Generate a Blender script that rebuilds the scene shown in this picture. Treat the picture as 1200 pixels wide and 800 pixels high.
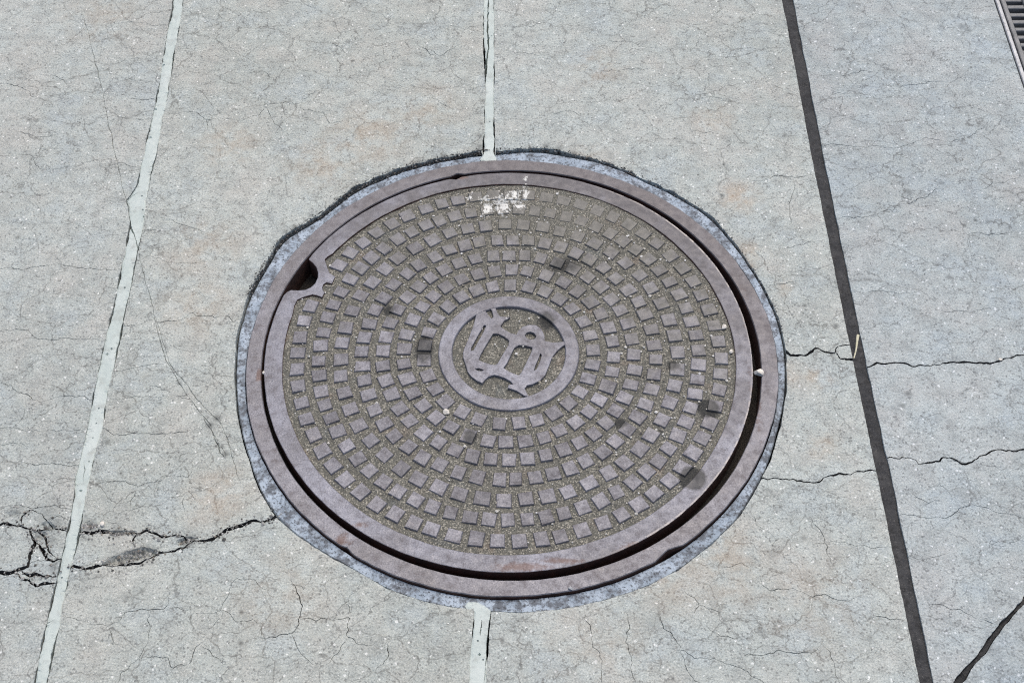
import bpy, math, random
import numpy as np
from mathutils import Vector, Matrix, kdtree
from mathutils.geometry import delaunay_2d_cdt
for o in list(bpy.data.objects): bpy.data.objects.remove(o)
SC = bpy.context.scene
COL = SC.collection

# ------------------------------------------------------------------ camera, sky, sun, exposure
TH = math.asin(0.808)                 # pitch below the horizon
FPX = 2159 / math.tan(TH)             # focal length in photo pixels (1200 wide)
H = 1.4865                            # camera height above the pavement (m)
CX, CY = 0.0043, -1.06737             # camera foot, the cover's centre being the origin
cam = bpy.data.cameras.new('camera'); cam.sensor_width = 36; cam.lens = 36 * FPX / 1200
cam.clip_start = 0.02; cam.clip_end = 1000
camo = bpy.data.objects.new('camera', cam); COL.objects.link(camo)
camo.location = (CX, CY, H); camo.rotation_euler = (math.pi / 2 - TH, 0, 0)
SC.camera = camo

SUN_EL, SUN_AZ = math.radians(66), math.radians(18)    # azimuth from +Y towards +X
w = bpy.data.worlds.new('World'); SC.world = w; w.use_nodes = True
nt = w.node_tree
sky = nt.nodes.new('ShaderNodeTexSky'); sky.sky_type = 'NISHITA'; sky.sun_disc = False
sky.sun_elevation = SUN_EL; sky.sun_rotation = SUN_AZ
sky.air_density = 1.0; sky.dust_density = 5.0; sky.ozone_density = 1.0
nt.links.new(sky.outputs[0], nt.nodes['Background'].inputs[0])
nt.nodes['Background'].inputs[1].default_value = 0.145
sun = bpy.data.lights.new('sun', 'SUN'); sun.energy = 1.0; sun.angle = math.radians(60); sun.color = (1, .985, .935)
suno = bpy.data.objects.new('sun', sun); COL.objects.link(suno)
d = Vector((math.sin(SUN_AZ) * math.cos(SUN_EL), math.cos(SUN_AZ) * math.cos(SUN_EL), math.sin(SUN_EL)))
suno.rotation_euler = (-d).to_track_quat('-Z', 'Y').to_euler()
vs = SC.view_settings
vs.view_transform = 'Standard'; vs.look = 'None'; vs.gamma = 1; vs.use_curve_mapping = False
vs.exposure = 0.23
SC.cycles.use_denoising = False; SC.cycles.filter_width = 1.15
SC.cycles.max_bounces = 4; SC.cycles.diffuse_bounces = 3; SC.cycles.glossy_bounces = 2

# ------------------------------------------------------------------ helpers
def gp(px, py, z=0.0):
    """the point of the plane z that the photo shows at a pixel, in metres"""
    u = (px - 600) / FPX; q = (py - 400) / FPX
    c, s = math.cos(TH), math.sin(TH)
    t = (H - z) / (s + q * c)
    return (CX + u * t, CY + (c - q * s) * t)
def gps(pts, z=0.0): return [gp(x, y, z) for x, y in pts]

def tag(o, label=None, cat=None, group=None, kind=None):
    for k, v in (('label', label), ('category', cat), ('group', group), ('kind', kind)):
        if v: o[k] = v
    return o
def empty(name, loc=(0, 0, 0)):
    o = bpy.data.objects.new(name, None); COL.objects.link(o); o.location = loc; o.empty_display_size = .05
    return o
def mesh_obj(name, verts, faces, mat, parent=None, smooth=False):
    me = bpy.data.meshes.new(name); me.from_pydata([tuple(v) for v in verts], [], faces); me.update()
    me.materials.append(mat)
    if smooth: me.polygons.foreach_set('use_smooth', [True] * len(me.polygons))
    o = bpy.data.objects.new(name, me); COL.objects.link(o)
    if parent: o.parent = parent
    return o

def smooth_noise(n, step, scale, rng):
    m = int(n * step / scale) + 4
    return np.interp(np.arange(n) * step / scale, np.arange(m), rng.uniform(-1, 1, m))
def resample(pts, step, closed=False):
    P = np.array(pts, float)
    if closed: P = np.vstack([P, P[:1]])
    s = np.concatenate([[0], np.cumsum(np.hypot(*np.diff(P, axis=0).T))])
    n = max(2, int(s[-1] / step) + 1)
    t = np.linspace(0, s[-1], n)
    Q = np.stack([np.interp(t, s, P[:, 0]), np.interp(t, s, P[:, 1])], 1)
    return Q[:-1] if closed else Q
def normals(P):
    T = np.gradient(P, axis=0); L = np.hypot(T[:, 0], T[:, 1]) + 1e-12
    return np.stack([-T[:, 1] / L, T[:, 0] / L], 1)
def rough(pts, step, amp, seed, scales=((1, .25), (.4, .08), (.25, .03))):
    """resampled polyline with fractal wander; amp in metres"""
    rng = np.random.default_rng(seed)
    P = resample(pts, step); N = normals(P); n = len(P)
    off = sum(a * smooth_noise(n, step, s * .1, rng) for a, s in scales) * amp
    env = np.minimum(1, np.minimum(np.arange(n), np.arange(n)[::-1]) / 3.0)
    return P + N * (off * env)[:, None]

VX0, VX1, VY0, VY1 = -1.0, 1.0, -.56, .84           # what the photo sees, with a margin
def in_view(P): return (P[:, 0] > VX0) & (P[:, 0] < VX1) & (P[:, 1] > VY0) & (P[:, 1] < VY1)

def inside(P, loops):
    r = np.zeros(len(P), bool)
    for L in loops:
        L = np.asarray(L); x0, y0 = L[:, 0], L[:, 1]; x1, y1 = np.roll(x0, -1), np.roll(y0, -1)
        for k in range(0, len(P), 4000):
            px, py = P[k:k + 4000, 0:1], P[k:k + 4000, 1:2]
            c = ((y0 > py) != (y1 > py)) & (px < (x1 - x0) * (py - y0) / (y1 - y0 + 1e-18) + x0)
            r[k:k + 4000] ^= (c.sum(1) % 2).astype(bool)
    return r

def plate(name, loops, mat, z=0.0, depth=.05, cracks=(), pits=(), stains=(), spalls=(), grid=None, parent=None,
          seed=1, loc=(0, 0), edge_round=0.0, zfun=None, side=None, groove=None):
    """a flat piece with outline loops (even-odd), cut by real V grooves and pits, with side walls.
    cracks: (points Nx2, half width array, depth array); pits: (x, y, r, depth); stains: (x, y, r, strength, channel)"""
    rng = np.random.default_rng(seed)
    loops = [np.asarray(L, float) for L in loops]
    V = []; E = []
    def add(P, closed=False):
        b = len(V); V.extend(map(tuple, P)); n = len(P)
        E.extend((b + i, b + i + 1) for i in range(n - 1))
        if closed: E.append((b + n - 1, b))
    for L in loops: add(L, True)
    lo = np.min(np.vstack(loops), 0); hi = np.max(np.vstack(loops), 0)
    samp = []
    for P, hw, dp in cracks:
        m = (P[:, 0] > lo[0] - .02) & (P[:, 0] < hi[0] + .02) & (P[:, 1] > lo[1] - .02) & (P[:, 1] < hi[1] + .02)
        if m.sum() < 2: continue
        ins = inside(P, loops)
        # keep the run that lies in this piece, with one point over the edge
        keep = ins | np.roll(ins, 1) | np.roll(ins, -1)
        i = 0; n = len(P)
        while i < n:
            if not keep[i]: i += 1; continue
            j = i
            while j + 1 < n and keep[j + 1]: j += 1
            if j > i:
                Q = P[i:j + 1]; N = normals(Q); h = hw[i:j + 1][:, None]
                cl = [1.02 + (.5 * np.abs(smooth_noise(len(Q), .0025, .008, rng)[:, None]) if h.max() > .0008 else 0) for _ in (0, 1)]; add(Q); add(Q + N * h * cl[0]); add(Q - N * h * cl[1])
                for q, a, b in zip(Q, hw[i:j + 1], dp[i:j + 1]): samp.append((q[0], q[1], a, b))
            i = j + 1
    for x, y, r, dd in pits:
        a = np.arange(8) / 8 * 6.283; k = 1 + rng.uniform(-.25, .25, 8)
        add(np.stack([x + np.cos(a) * r * k, y + np.sin(a) * r * k], 1), True); V.append((x, y))
    for x, y, r, s, ch in stains:
        for q in (.0, .35, .7, 1.0, 1.15):
            m = max(1, int(q * 12))
            a = np.arange(m) / m * 6.283 + q * 3
            V.extend(zip(x + np.cos(a) * r * q, y + np.sin(a) * r * q))
    for L, dd, am in spalls:
        b = resample(L, .004, True); add(b, True)
        n = int(4 * (np.ptp(np.array(L)[:, 0]) * np.ptp(np.array(L)[:, 1])) / 1.2e-5 / 4) + 10
        q = rng.uniform(np.min(L, 0), np.max(L, 0), (n, 2)); V.extend(map(tuple, q[inside(q, [L])]))
    if grid:
        xs = np.arange(max(lo[0], VX0), min(hi[0], VX1), grid); ys = np.arange(max(lo[1], VY0), min(hi[1], VY1), grid)
        if len(xs) and len(ys):
            G = np.stack(np.meshgrid(xs, ys), -1).reshape(-1, 2) + rng.uniform(-.35, .35, (len(xs) * len(ys), 2)) * grid
            V.extend(map(tuple, G[inside(G, loops)]))
    res = delaunay_2d_cdt([Vector(v) for v in V], E, [], 0, 1e-6)
    P = np.array([tuple(v) for v in res[0]]); F = np.array([f for f in res[2] if len(f) == 3])
    F = F[inside(P[F].mean(1), loops)]
    Z = np.zeros(len(P))
    if samp:
        kd = kdtree.KDTree(len(samp))
        for i, s_ in enumerate(samp): kd.insert((s_[0], s_[1], 0), i)
        kd.balance(); mx = max(s_[2] for s_ in samp)
        for i, p in enumerate(P):
            zz = 0
            for co, k, dist in kd.find_range((p[0], p[1], 0), mx):
                zz = min(zz, -samp[k][3] * (1 - dist / samp[k][2])) if dist < samp[k][2] * .72 else zz
            Z[i] = zz
    for x, y, r, dd in pits:
        dist = np.hypot(P[:, 0] - x, P[:, 1] - y); Z = np.minimum(Z, np.where(dist < r * .5, -dd, 0))
    ZC = Z.copy()
    for L, dd, am in spalls:
        ins = inside(P, [L]); b = resample(L, .002, True)
        idx = np.where(ins)[0]
        if len(idx):
            db = np.array([np.min(np.hypot(b[:, 0] - P[i, 0], b[:, 1] - P[i, 1])) for i in idx])
            Z[idx] = np.minimum(Z[idx], -dd * np.clip(db / .0035, 0, 1) + rng.uniform(-am, am, len(idx)) * (db > .002))
    at = {'dark': np.zeros(len(P)), 'tan': np.zeros(len(P)), 'pale': np.zeros(len(P))}
    for x, y, r, s, ch in stains:
        dist = np.hypot(P[:, 0] - x, P[:, 1] - y) / r
        at[ch] = np.maximum(at[ch], s * np.clip(1.25 - dist, 0, 1))
    if zfun is not None: Z = Z + zfun(P)
    # side walls
    ec = {}
    for f in F:
        for a, b in ((f[0], f[1]), (f[1], f[2]), (f[2], f[0])):
            k = (min(a, b), max(a, b)); ec.setdefault(k, []).append((a, b))
    bd = [v[0] for v in ec.values() if len(v) == 1]
    # orientation up
    a0, b0, c0 = P[F[:, 0]], P[F[:, 1]], P[F[:, 2]]
    up = ((b0 - a0)[:, 0] * (c0 - a0)[:, 1] - (b0 - a0)[:, 1] * (c0 - a0)[:, 0]) > 0
    F[~up] = F[~up][:, ::-1]
    bs = set(i for e in bd for i in e)
    if edge_round:
        for i in bs: Z[i] -= edge_round * rng.uniform(.2, 1)
    verts = [(p[0] - loc[0], p[1] - loc[1], zz + z) for p, zz in zip(P, Z)]
    low = {}
    for i in bs: low[i] = len(verts); verts.append((P[i][0] - loc[0], P[i][1] - loc[1], z - depth))
    dirn = set()
    for f in F:
        dirn.update(((f[0], f[1]), (f[1], f[2]), (f[2], f[0])))
    faces = [tuple(int(i) for i in f) for f in F]
    for a, b in bd:
        if (a, b) not in dirn: a, b = b, a
        faces.append((int(b), int(a), low[a], low[b]))
    o = mesh_obj(name, verts, faces, mat, parent)
    o.location = (loc[0], loc[1], 0)
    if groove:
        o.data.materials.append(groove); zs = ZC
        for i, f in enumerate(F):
            if zs[f].mean() < -.0022: o.data.polygons[i].material_index = 1  # deep groove faces take the soil colour with crack shade painted in
    if side:
        o.data.materials.append(side)
        for p in o.data.polygons[len(F):]: p.material_index = 1
    for k, v in at.items():
        if v.any():
            A = o.data.attributes.new(k, 'FLOAT', 'POINT'); full = np.zeros(len(verts), np.float32); full[:len(v)] = v
            A.data.foreach_set('value', full)
    return o

def lathe(name, prof, mat, parent=None, seg=360, rfun=None, smooth=True):
    """revolve a closed profile [(r, z), ...]; rfun(angle, index) adds to the radius"""
    n = len(prof); vs_ = []; fs = []
    for i in range(seg):
        a = i / seg * 2 * math.pi
        for k, (r, z) in enumerate(prof):
            dr, dz = rfun(a, k) if rfun else (0, 0)
            vs_.append(((r + dr) * math.cos(a), (r + dr) * math.sin(a), z + dz))
    for i in range(seg):
        j = (i + 1) % seg
        for k in range(n - 1):
            fs.append((i * n + k, j * n + k, j * n + k + 1, i * n + k + 1))
    return mesh_obj(name, vs_, fs, mat, parent, False)

# ------------------------------------------------------------------ materials
class NB:
    def __init__(s, name):
        s.m = bpy.data.materials.new(name); s.m.use_nodes = True; s.t = s.m.node_tree
        s.b = s.t.nodes['Principled BSDF']; s.co = None
    def n(s, ty, **kw):
        x = s.t.nodes.new('ShaderNode' + ty)
        for k, v in kw.items(): setattr(x, k, v)
        return x
    def put(s, sock, v):
        if hasattr(v, 'is_linked') or isinstance(v, bpy.types.NodeSocket): s.t.links.new(v, sock)
        else: sock.default_value = v
    def coord(s, obj=None):
        x = s.n('TexCoord'); 
        if obj: x.object = obj
        s.co = x.outputs['Object']; return s.co
    def math(s, op, a, b=0.0, c=None, clamp=False):
        x = s.n('Math', operation=op, use_clamp=clamp); s.put(x.inputs[0], a); s.put(x.inputs[1], b)
        if c is not None: s.put(x.inputs[2], c)
        return x.outputs[0]
    def vmath(s, op, a, b):
        x = s.n('VectorMath', operation=op); s.put(x.inputs[0], a); s.put(x.inputs[1], b); return x.outputs[0] if op not in ('LENGTH', 'DISTANCE') else x.outputs[1]
    def noise(s, scale, detail=3, rough=.55, co=None, dist=0, col=False):
        x = s.n('TexNoise'); s.put(x.inputs['Vector'], co or s.co); x.inputs['Scale'].default_value = scale
        x.inputs['Detail'].default_value = detail; x.inputs['Roughness'].default_value = rough; x.inputs['Distortion'].default_value = dist
        return x.outputs[1 if col else 0]
    def vor(s, scale, feature='F1', co=None, out='Distance', rnd=1.0):
        x = s.n('TexVoronoi', feature=feature); s.put(x.inputs['Vector'], co or s.co); x.inputs['Scale'].default_value = scale
        x.inputs['Randomness'].default_value = rnd
        return x.outputs[out]
    def map(s, v, a, b, c=0.0, d=1.0, smooth=False):
        x = s.n('MapRange', interpolation_type='SMOOTHSTEP' if smooth else 'LINEAR'); s.put(x.inputs[0], v)
        for i, k in enumerate((a, b, c, d)): s.put(x.inputs[1 + i], k)
        return x.outputs[0]
    def mix(s, f, a, b, mode='MIX'):
        x = s.n('Mix', data_type='RGBA', blend_type=mode, clamp_factor=True); s.put(x.inputs[0], f)
        for i, v in ((6, a), (7, b)):
            if isinstance(v, tuple) and len(v) == 3: v = v + (1,)
            s.put(x.inputs[i], v)
        return x.outputs[2]
    def attr(s, name): x = s.n('Attribute', attribute_name=name); return x.outputs['Fac']
    def warp(s, scale, amt, co=None):
        c = s.noise(scale, 3, co=co, col=True)
        c = s.vmath('SUBTRACT', c, (.5, .5, .5)); c = s.vmath('MULTIPLY', c, (amt,) * 3)
        return s.vmath('ADD', co or s.co, c)
    def bump(s, h, dist, strength=1.0, normal=None):
        x = s.n('Bump'); x.inputs['Strength'].default_value = strength; x.inputs['Distance'].default_value = dist
        s.put(x.inputs['Height'], h)
        if normal: s.put(x.inputs['Normal'], normal)
        return x.outputs[0]
    def spots(s, lst, noise=None, nk=.8):
        """soft union of ellipses (x, y, rx, ry, strength) in coordinate space"""
        r = None
        for x, y, rx, ry, st in lst:
            v = s.vmath('SUBTRACT', s.co, (x, y, 0)); v = s.vmath('MULTIPLY', v, (1 / rx, 1 / ry, 0))
            q = s.n('VectorMath', operation='LENGTH'); s.put(q.inputs[0], v)
            k = s.math('MULTIPLY', s.math('SUBTRACT', 1.0, q.outputs['Value']), st)
            r = k if r is None else s.math('MAXIMUM', r, k)
        if noise is not None:
            r = s.math('ADD', r, s.math('MULTIPLY', s.math('SUBTRACT', noise, .5), nk))
        return r
    def done(s, col, rough, normal=None, metal=0.0, spec=.5):
        for v, k in ((col, 'Base Color'), (rough, 'Roughness'), (metal, 'Metallic'), (spec, 'Specular IOR Level')):
            if isinstance(v, tuple) and len(v) == 3: v = v + (1,)
            s.put(s.b.inputs[k], v)
        if normal: s.put(s.b.inputs['Normal'], normal)
        return s.m

def concrete_material():
    k = NB('weathered_concrete'); k.coord()
    big = k.noise(2.6, 2, .6); med = k.noise(11, 3, .65); mot = k.noise(75, 3, .7); sm = k.noise(34, 2, .6)
    col = k.mix(k.map(big, .32, .68), (.335, .358, .338), (.405, .432, .412))
    col = k.mix(k.map(med, .47, .66, 0, .52), col, (.40, .378, .345))
    col = k.mix(k.map(med, .48, .33, 0, .55), col, (.345, .39, .408))
    col = k.mix(k.map(sm, .50, .70, 0, .55), col, (.27, .282, .27))
    col = k.mix(k.map(sm, .45, .30, 0, .40), col, (.47, .49, .465))
    col = k.mix(k.map(mot, .50, .72, 0, .55), col, (.24, .25, .24))
    col = k.mix(k.map(mot, .45, .28, 0, .35), col, (.52, .545, .52))
    # sand grains
    g1 = k.noise(430, 1, .6); g2 = k.vor(420, out='Color'); sep = k.n('SeparateColor'); k.put(sep.inputs[0], g2)
    col = k.mix(k.map(g1, .46, .28, 0, .46), col, (.13, .135, .13))
    col = k.mix(k.map(g1, .54, .74, 0, .30), col, (.75, .76, .74))
    col = k.mix(k.math('MULTIPLY', k.math('GREATER_THAN', sep.outputs[0], .95), .5), col, (.10, .10, .10))
    col = k.mix(k.math('MULTIPLY', k.math('GREATER_THAN', sep.outputs[1], .992), .5), col, (.85, .85, .83))
    # map cracking: a fine web over everything, darker in places
    wc = k.warp(26, .034); wc = k.warp(120, .007, wc)
    st = k.vmath('MULTIPLY', wc, (.72, 1.2, 1))
    e1 = k.vor(15, 'DISTANCE_TO_EDGE', st); e2 = k.vor(33, 'DISTANCE_TO_EDGE', st)
    brk = k.map(mot, .36, .54, .45, 1)
    pm = k.math('MULTIPLY', k.map(big, .62, .42, .65, 1), brk); pm2 = k.math('MULTIPLY', k.map(med, .58, .44, .15, 1), brk)
    c1 = k.math('MULTIPLY', k.map(e1, .003, .014, 1, 0), pm); c2 = k.math('MULTIPLY', k.map(e2, .005, .022, 1, 0), pm2)
    crk = k.math('MAXIMUM', k.math('MULTIPLY', c1, .66), k.math('MULTIPLY', c2, .46))
    col = k.mix(crk, col, (.10, .098, .092))
    # stains carried by the slab itself
    col = k.mix(k.math('MULTIPLY', k.attr('dark'), k.map(g1, .3, .55, .6, 1)), col, (.07, .072, .07))
    col = k.mix(k.math('MULTIPLY', k.attr('tan'), k.map(sm, .35, .6)), col, (.42, .29, .18))
    oi = k.n('ObjectInfo'); col = k.mix(1.0, col, oi.outputs['Color'], 'MULTIPLY')
    return k.done(col, .92, k.bump(k.noise(330, 2, .6), .0019, .75), spec=.25)

def iron_material(name, base, rust, polish, obj, dirt=0.0, extra=None, film=None, edge=False, vary=False):
    k = NB(name); k.coord(obj)
    n1 = k.noise(12, 3, .6); n2 = k.noise(85, 3, .68); n3 = k.noise(480, 1, .6)
    col = k.mix(k.map(n1, .38, .64), base, polish)
    col = k.mix(k.map(n2, .50, .72, 0, .6), col, rust)
    col = k.mix(k.map(n3, .48, .28, 0, .5), col, (.06, .056, .06))
    col = k.mix(k.map(n3, .56, .76, 0, .4), col, (.36, .35, .375))
    if vary:
        oi = k.n('ObjectInfo'); vv = k.map(oi.outputs['Random'], 0, 1, .76, 1.14); cb = k.n('CombineColor')
        for q in cb.inputs: k.put(q, vv)
        col = k.mix(1.0, col, cb.outputs[0], 'MULTIPLY')
    sx = k.n('SeparateXYZ'); k.put(sx.inputs[0], k.co)
    if dirt:
        dm = k.math('ADD', k.noise(30, 3, .7), k.math('MULTIPLY', n3, .35))
        # the far side of the cover, and most of its right half, lie under a film of dried dirt
        g = k.math('ADD', k.math('MULTIPLY', sx.outputs[1], 1.5), k.math('MULTIPLY', sx.outputs[0], .6))
        dm = k.math('ADD', dm, k.math('MULTIPLY', k.math('MAXIMUM', g, -.3), 1.0))
        if not film: dm = k.math('ADD', dm, k.math('MAXIMUM', k.spots([(.085, .262, .15, .075, .8)]), 0))
        col = k.mix(k.map(dm, .66, 1.15, 0, dirt), col, film or MUD)
    if edge:      # bare chipped arris along the right-hand edge
        rr = k.vmath('LENGTH', k.vmath('MULTIPLY', k.co, (1, 1, 0)), (0, 0, 0))
        m = k.math('MULTIPLY', k.map(rr, .3282, .3304), k.map(sx.outputs[0], .10, .20))
        m = k.math('MULTIPLY', m, k.map(n2, .40, .56))
        col = k.mix(k.math('MULTIPLY', m, .8), col, (.62, .57, .52))
    if RUSTS: col = k.mix(k.map(k.spots(RUSTS, n2, 1.6), .25, .7, 0, .65), col, (.125, .068, .048))
    col = marks(k, col) if extra else col
    h = k.math('ADD', k.math('MULTIPLY', n2, .7), k.math('MULTIPLY', n3, .5))
    return k.done(col, k.map(n2, .3, .7, .40, .66), k.bump(h, .0011, .6), metal=.25, spec=.5)
MUD = (.118, .116, .100)
PAINT = []; DARKS = []; RUSTS = []
def marks(k, col):
    """dried white paint and dark oily spots lying over studs and floor alike"""
    pn = k.noise(190, 3, .75)
    if PAINT: col = k.mix(k.map(k.spots(PAINT, pn, 3.4), .30, .58, 0, .9), col, (.54, .55, .53))
    if DARKS: col = k.mix(k.map(k.spots(DARKS, pn, .45), .0, .30, 0, .85), col, (.028, .029, .029))
    return col
def mud_material(obj):
    k = NB('dried_mud'); k.coord(obj)
    n1 = k.noise(20, 3, .6); n2 = k.noise(150, 3, .7); n3 = k.noise(520, 1, .6)
    col = k.mix(k.map(n1, .35, .7), (.118, .116, .098), (.160, .156, .131))
    col = k.mix(k.map(n1, .60, .74, 0, .5), col, (.18, .125, .09))
    col = k.mix(k.map(n1, .42, .30, 0, .5), col, (.165, .18, .175))
    col = k.mix(k.map(n2, .48, .7, 0, .75), col, (.085, .082, .070))
    col = k.mix(k.map(n3, .55, .72, 0, .8), col, (.50, .47, .39))
    col = k.mix(k.map(n3, .44, .28, 0, .75), col, (.05, .05, .044))
    col = marks(k, col)
    return k.done(col, .9, k.bump(k.math('ADD', n2, k.math('MULTIPLY', n3, .8)), .0018, .9), spec=.3)

def simple(name, cols, scales, rough_, bumpd, spec=.4, metal=0.0, obj=None):
    k = NB(name); k.coord(obj); col = cols[0]; hs = None
    for c, (sc, lo, hi, am) in zip(cols[1:], scales):
        n = k.noise(sc, 3, .65); col = k.mix(k.map(n, lo, hi, 0, am), col, c)
        hs = n if hs is None else k.math('ADD', hs, k.math('MULTIPLY', n, .6))
    return k.done(col, rough_, k.bump(hs, bumpd, .8) if hs is not None else None, spec=spec, metal=metal)

def island_material(name, stops, rough_=.8):
    k = NB(name); k.coord(); g = k.n('NewGeometry'); r = k.n('ValToRGB'); e = r.color_ramp
    e.interpolation = 'CONSTANT'
    while len(e.elements) < len(stops): e.elements.new(.5)
    for el, (p, c) in zip(e.elements, stops): el.position = p; el.color = c + (1,)
    k.put(r.inputs[0], g.outputs['Random Per Island'])
    n = k.noise(900, 2)
    return k.done(k.mix(k.map(n, .3, .6, .4, 0), r.outputs[0], (.05, .05, .045)), rough_, spec=.3)

# ------------------------------------------------------------------ the things' roots
FC = gp(599.3, 413.6)
cover = empty('manhole_cover')
tag(cover, 'round cast iron manhole cover with rings of square studs and a central monogram', 'manhole cover')
frame = empty('manhole_surround', (FC[0], FC[1], 0))
tag(frame, 'rusty purple-grey iron frame ring around the manhole cover', 'manhole frame')

def el(x, y, rx, ry, s=1.0):
    a = gp(x, y); return (a[0], a[1], rx * .00116, ry * .0014, s)
PAINT += [el(571, 243, 9, 15), el(589, 239, 15, 17), el(604, 227, 9, 9), el(616, 225, 6, 14, .9), el(568, 232, 10, 7, .8), el(610, 240, 10, 8, .9), el(616, 210, 4, 5, .9), el(550, 231, 5, 5, .7), el(600, 233, 22, 12, .55)]
DARKS += [el(830, 478, 14, 12, 1.3), el(812, 560, 17, 14, 1.3), el(497, 408, 13, 20, .9), el(640, 375, 13, 14, .6), el(551, 511, 10, 10, .7), el(727, 495, 9, 7, .8), el(660, 310, 26, 14, .5), el(455, 362, 10, 8, .6), el(788, 427, 10, 8, .5)]

RUSTS += [el(304, 440, 6, 10, 1.5), el(612, 664, 55, 7), el(660, 657, 40, 5, .8), el(540, 208, 16, 5), el(420, 615, 20, 6, .7), el(745, 640, 30, 8, .7), el(885, 470, 9, 60, .6), el(872, 360, 8, 50, .5), el(400, 632, 16, 9, .8)]
M = {}
M['concrete'] = concrete_material()
M['iron_rim'] = iron_material('worn_iron', (.146, .145, .162), (.116, .101, .100), (.228, .234, .272), cover, .85, True, (.095, .089, .092), True)
M['iron_stud'] = iron_material('worn_iron_stud', (.138, .136, .150), (.110, .097, .096), (.202, .203, .229), cover, .85, True, vary=True)
M['iron_frame'] = iron_material('worn_iron_frame', (.148, .142, .150), (.108, .087, .082), (.208, .207, .230), cover, .75, None, (.102, .092, .094))
M['mud'] = mud_material(cover)
M['rust'] = simple('deep_rust', [(.055, .028, .02), (.11, .045, .03), (.02, .015, .013)], [(60, .4, .7, .8), (200, .45, .7, .8)], .9, .002, obj=cover)
M['collar'] = simple('blue_grey_mortar', [(.275, .335, .395), (.41, .48, .55), (.10, .11, .125), (.035, .038, .042)], [(40, .40, .62, .9), (85, .46, .62, .9), (300, .52, .66, .9)], .7, .0016)
M['seal_pale'] = simple('pale_sealant', [(.43, .49, .46), (.51, .56, .53), (.29, .31, .285), (.13, .135, .125)], [(18, .4, .65, .8), (60, .52, .74, .7), (200, .62, .76, .5)], .55, .0012)
M['seal_black'] = simple('black_joint_filler', [(.026, .027, .029), (.056, .056, .056), (.011, .011, .011), (.14, .135, .128)], [(28, .42, .66, .85), (150, .48, .68, .85), (420, .58, .72, .7)], .8, .0022)
M['soil'] = simple('dark_soil', [(.03, .027, .024), (.06, .052, .042), (.012, .011, .01)], [(50, .4, .7, .8), (300, .5, .7, .8)], .95, .003)
M['crack_soil_shade'] = simple('soil_and_crack_shade', [(.062, .060, .056), (.13, .125, .115), (.03, .029, .027)], [(60, .4, .7, .8), (400, .5, .7, .8)], .95, .002)  # crack soil, coloured darker to paint in the shade deep in the cracks
M['steel'] = simple('galvanised_steel', [(.36, .37, .38), (.50, .51, .52), (.16, .15, .145)], [(30, .4, .7, .7), (140, .5, .75, .7)], .5, .0008, metal=.4)
M['grate'] = simple('dirty_grate_steel', [(.17, .175, .175), (.30, .30, .30), (.07, .068, .065)], [(40, .4, .7, .7), (160, .5, .75, .7)], .6, .001, metal=.3)
M['tar'] = island_material('crumbled_tar', [(0, (.035, .035, .035)), (.35, (.09, .082, .075)), (.6, (.02, .02, .02)), (.8, (.20, .185, .165)), (.92, (.40, .40, .385))], .9)
M['grit'] = island_material('grit', [(0, (.68, .66, .60)), (.30, (.42, .39, .32)), (.52, (.25, .23, .19)), (.68, (.80, .79, .75)), (.92, (.12, .11, .10))])
M['pebble'] = simple('pale_stone', [(.66, .62, .54), (.75, .73, .68), (.35, .30, .24)], [(120, .4, .65, .7), (400, .55, .75, .8)], .8, .0006)
M['straw'] = simple('dry_straw', [(.55, .52, .36), (.68, .65, .50)], [(90, .4, .7, .8)], .7, .0003)

# ------------------------------------------------------------------ pavement: joints, cracks, stains
def extend(L, R):
    """carry both edges of a joint on to the ends of the paved field"""
    out = []
    for P in (L, R):
        P = gps(P); a, b = np.array(P[0]), np.array(P[-1])
        t = (a - b) / np.linalg.norm(a - b)
        out.append((P, t))
    return out
FX0, FX1, FY0, FY1 = -3.2, 3.2, -1.7, 3.6
def line_to_y(p, t, y): return (p[0] + t[0] * (y - p[1]) / t[1], y)
J_left_L = [(202.5, 0), (181.5, 120), (164, 200), (160, 215), (152, 228), (147, 234), (150, 242), (151.5, 260), (147, 290), (134, 350), (122, 402), (119, 412), (113.4, 440), (101.4, 500), (88, 560), (80.4, 620 - 6), (77.4, 624), (65.4, 680), (51, 740), (39, 800)]
J_left_R = [(215.5, 0), (194.5, 120), (179, 200), (171.6, 234), (168, 260), (163.5, 290), (150, 350), (138.6, 410), (130.5, 440), (120, 500), (105, 560), (95.4, 614), (93.6, 624), (79.5, 680), (67.5, 740), (55.5, 800)]
J_black_L = [(917, 0), (955, 200), (996, 402), (1037.5, 600), (1078.5, 800)]
J_black_R = [(929.5, 0), (968.5, 200), (1010, 402), (1053, 600), (1094, 800)]
MT_L = [(567, 0), (567.5, 50), (568.8, 90), (568, 125), (567.5, 176), (562.5, 186)]
MT_R = [(578.8, 0), (579, 50), (578.8, 90), (578, 125), (579.5, 178), (582, 186)]
MB_L = [(555.7, 716), (553.6, 747.7), (550, 778), (549.5, 800)]
MB_R = [(575, 715), (571.5, 758.7), (569.4, 800)]

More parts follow.
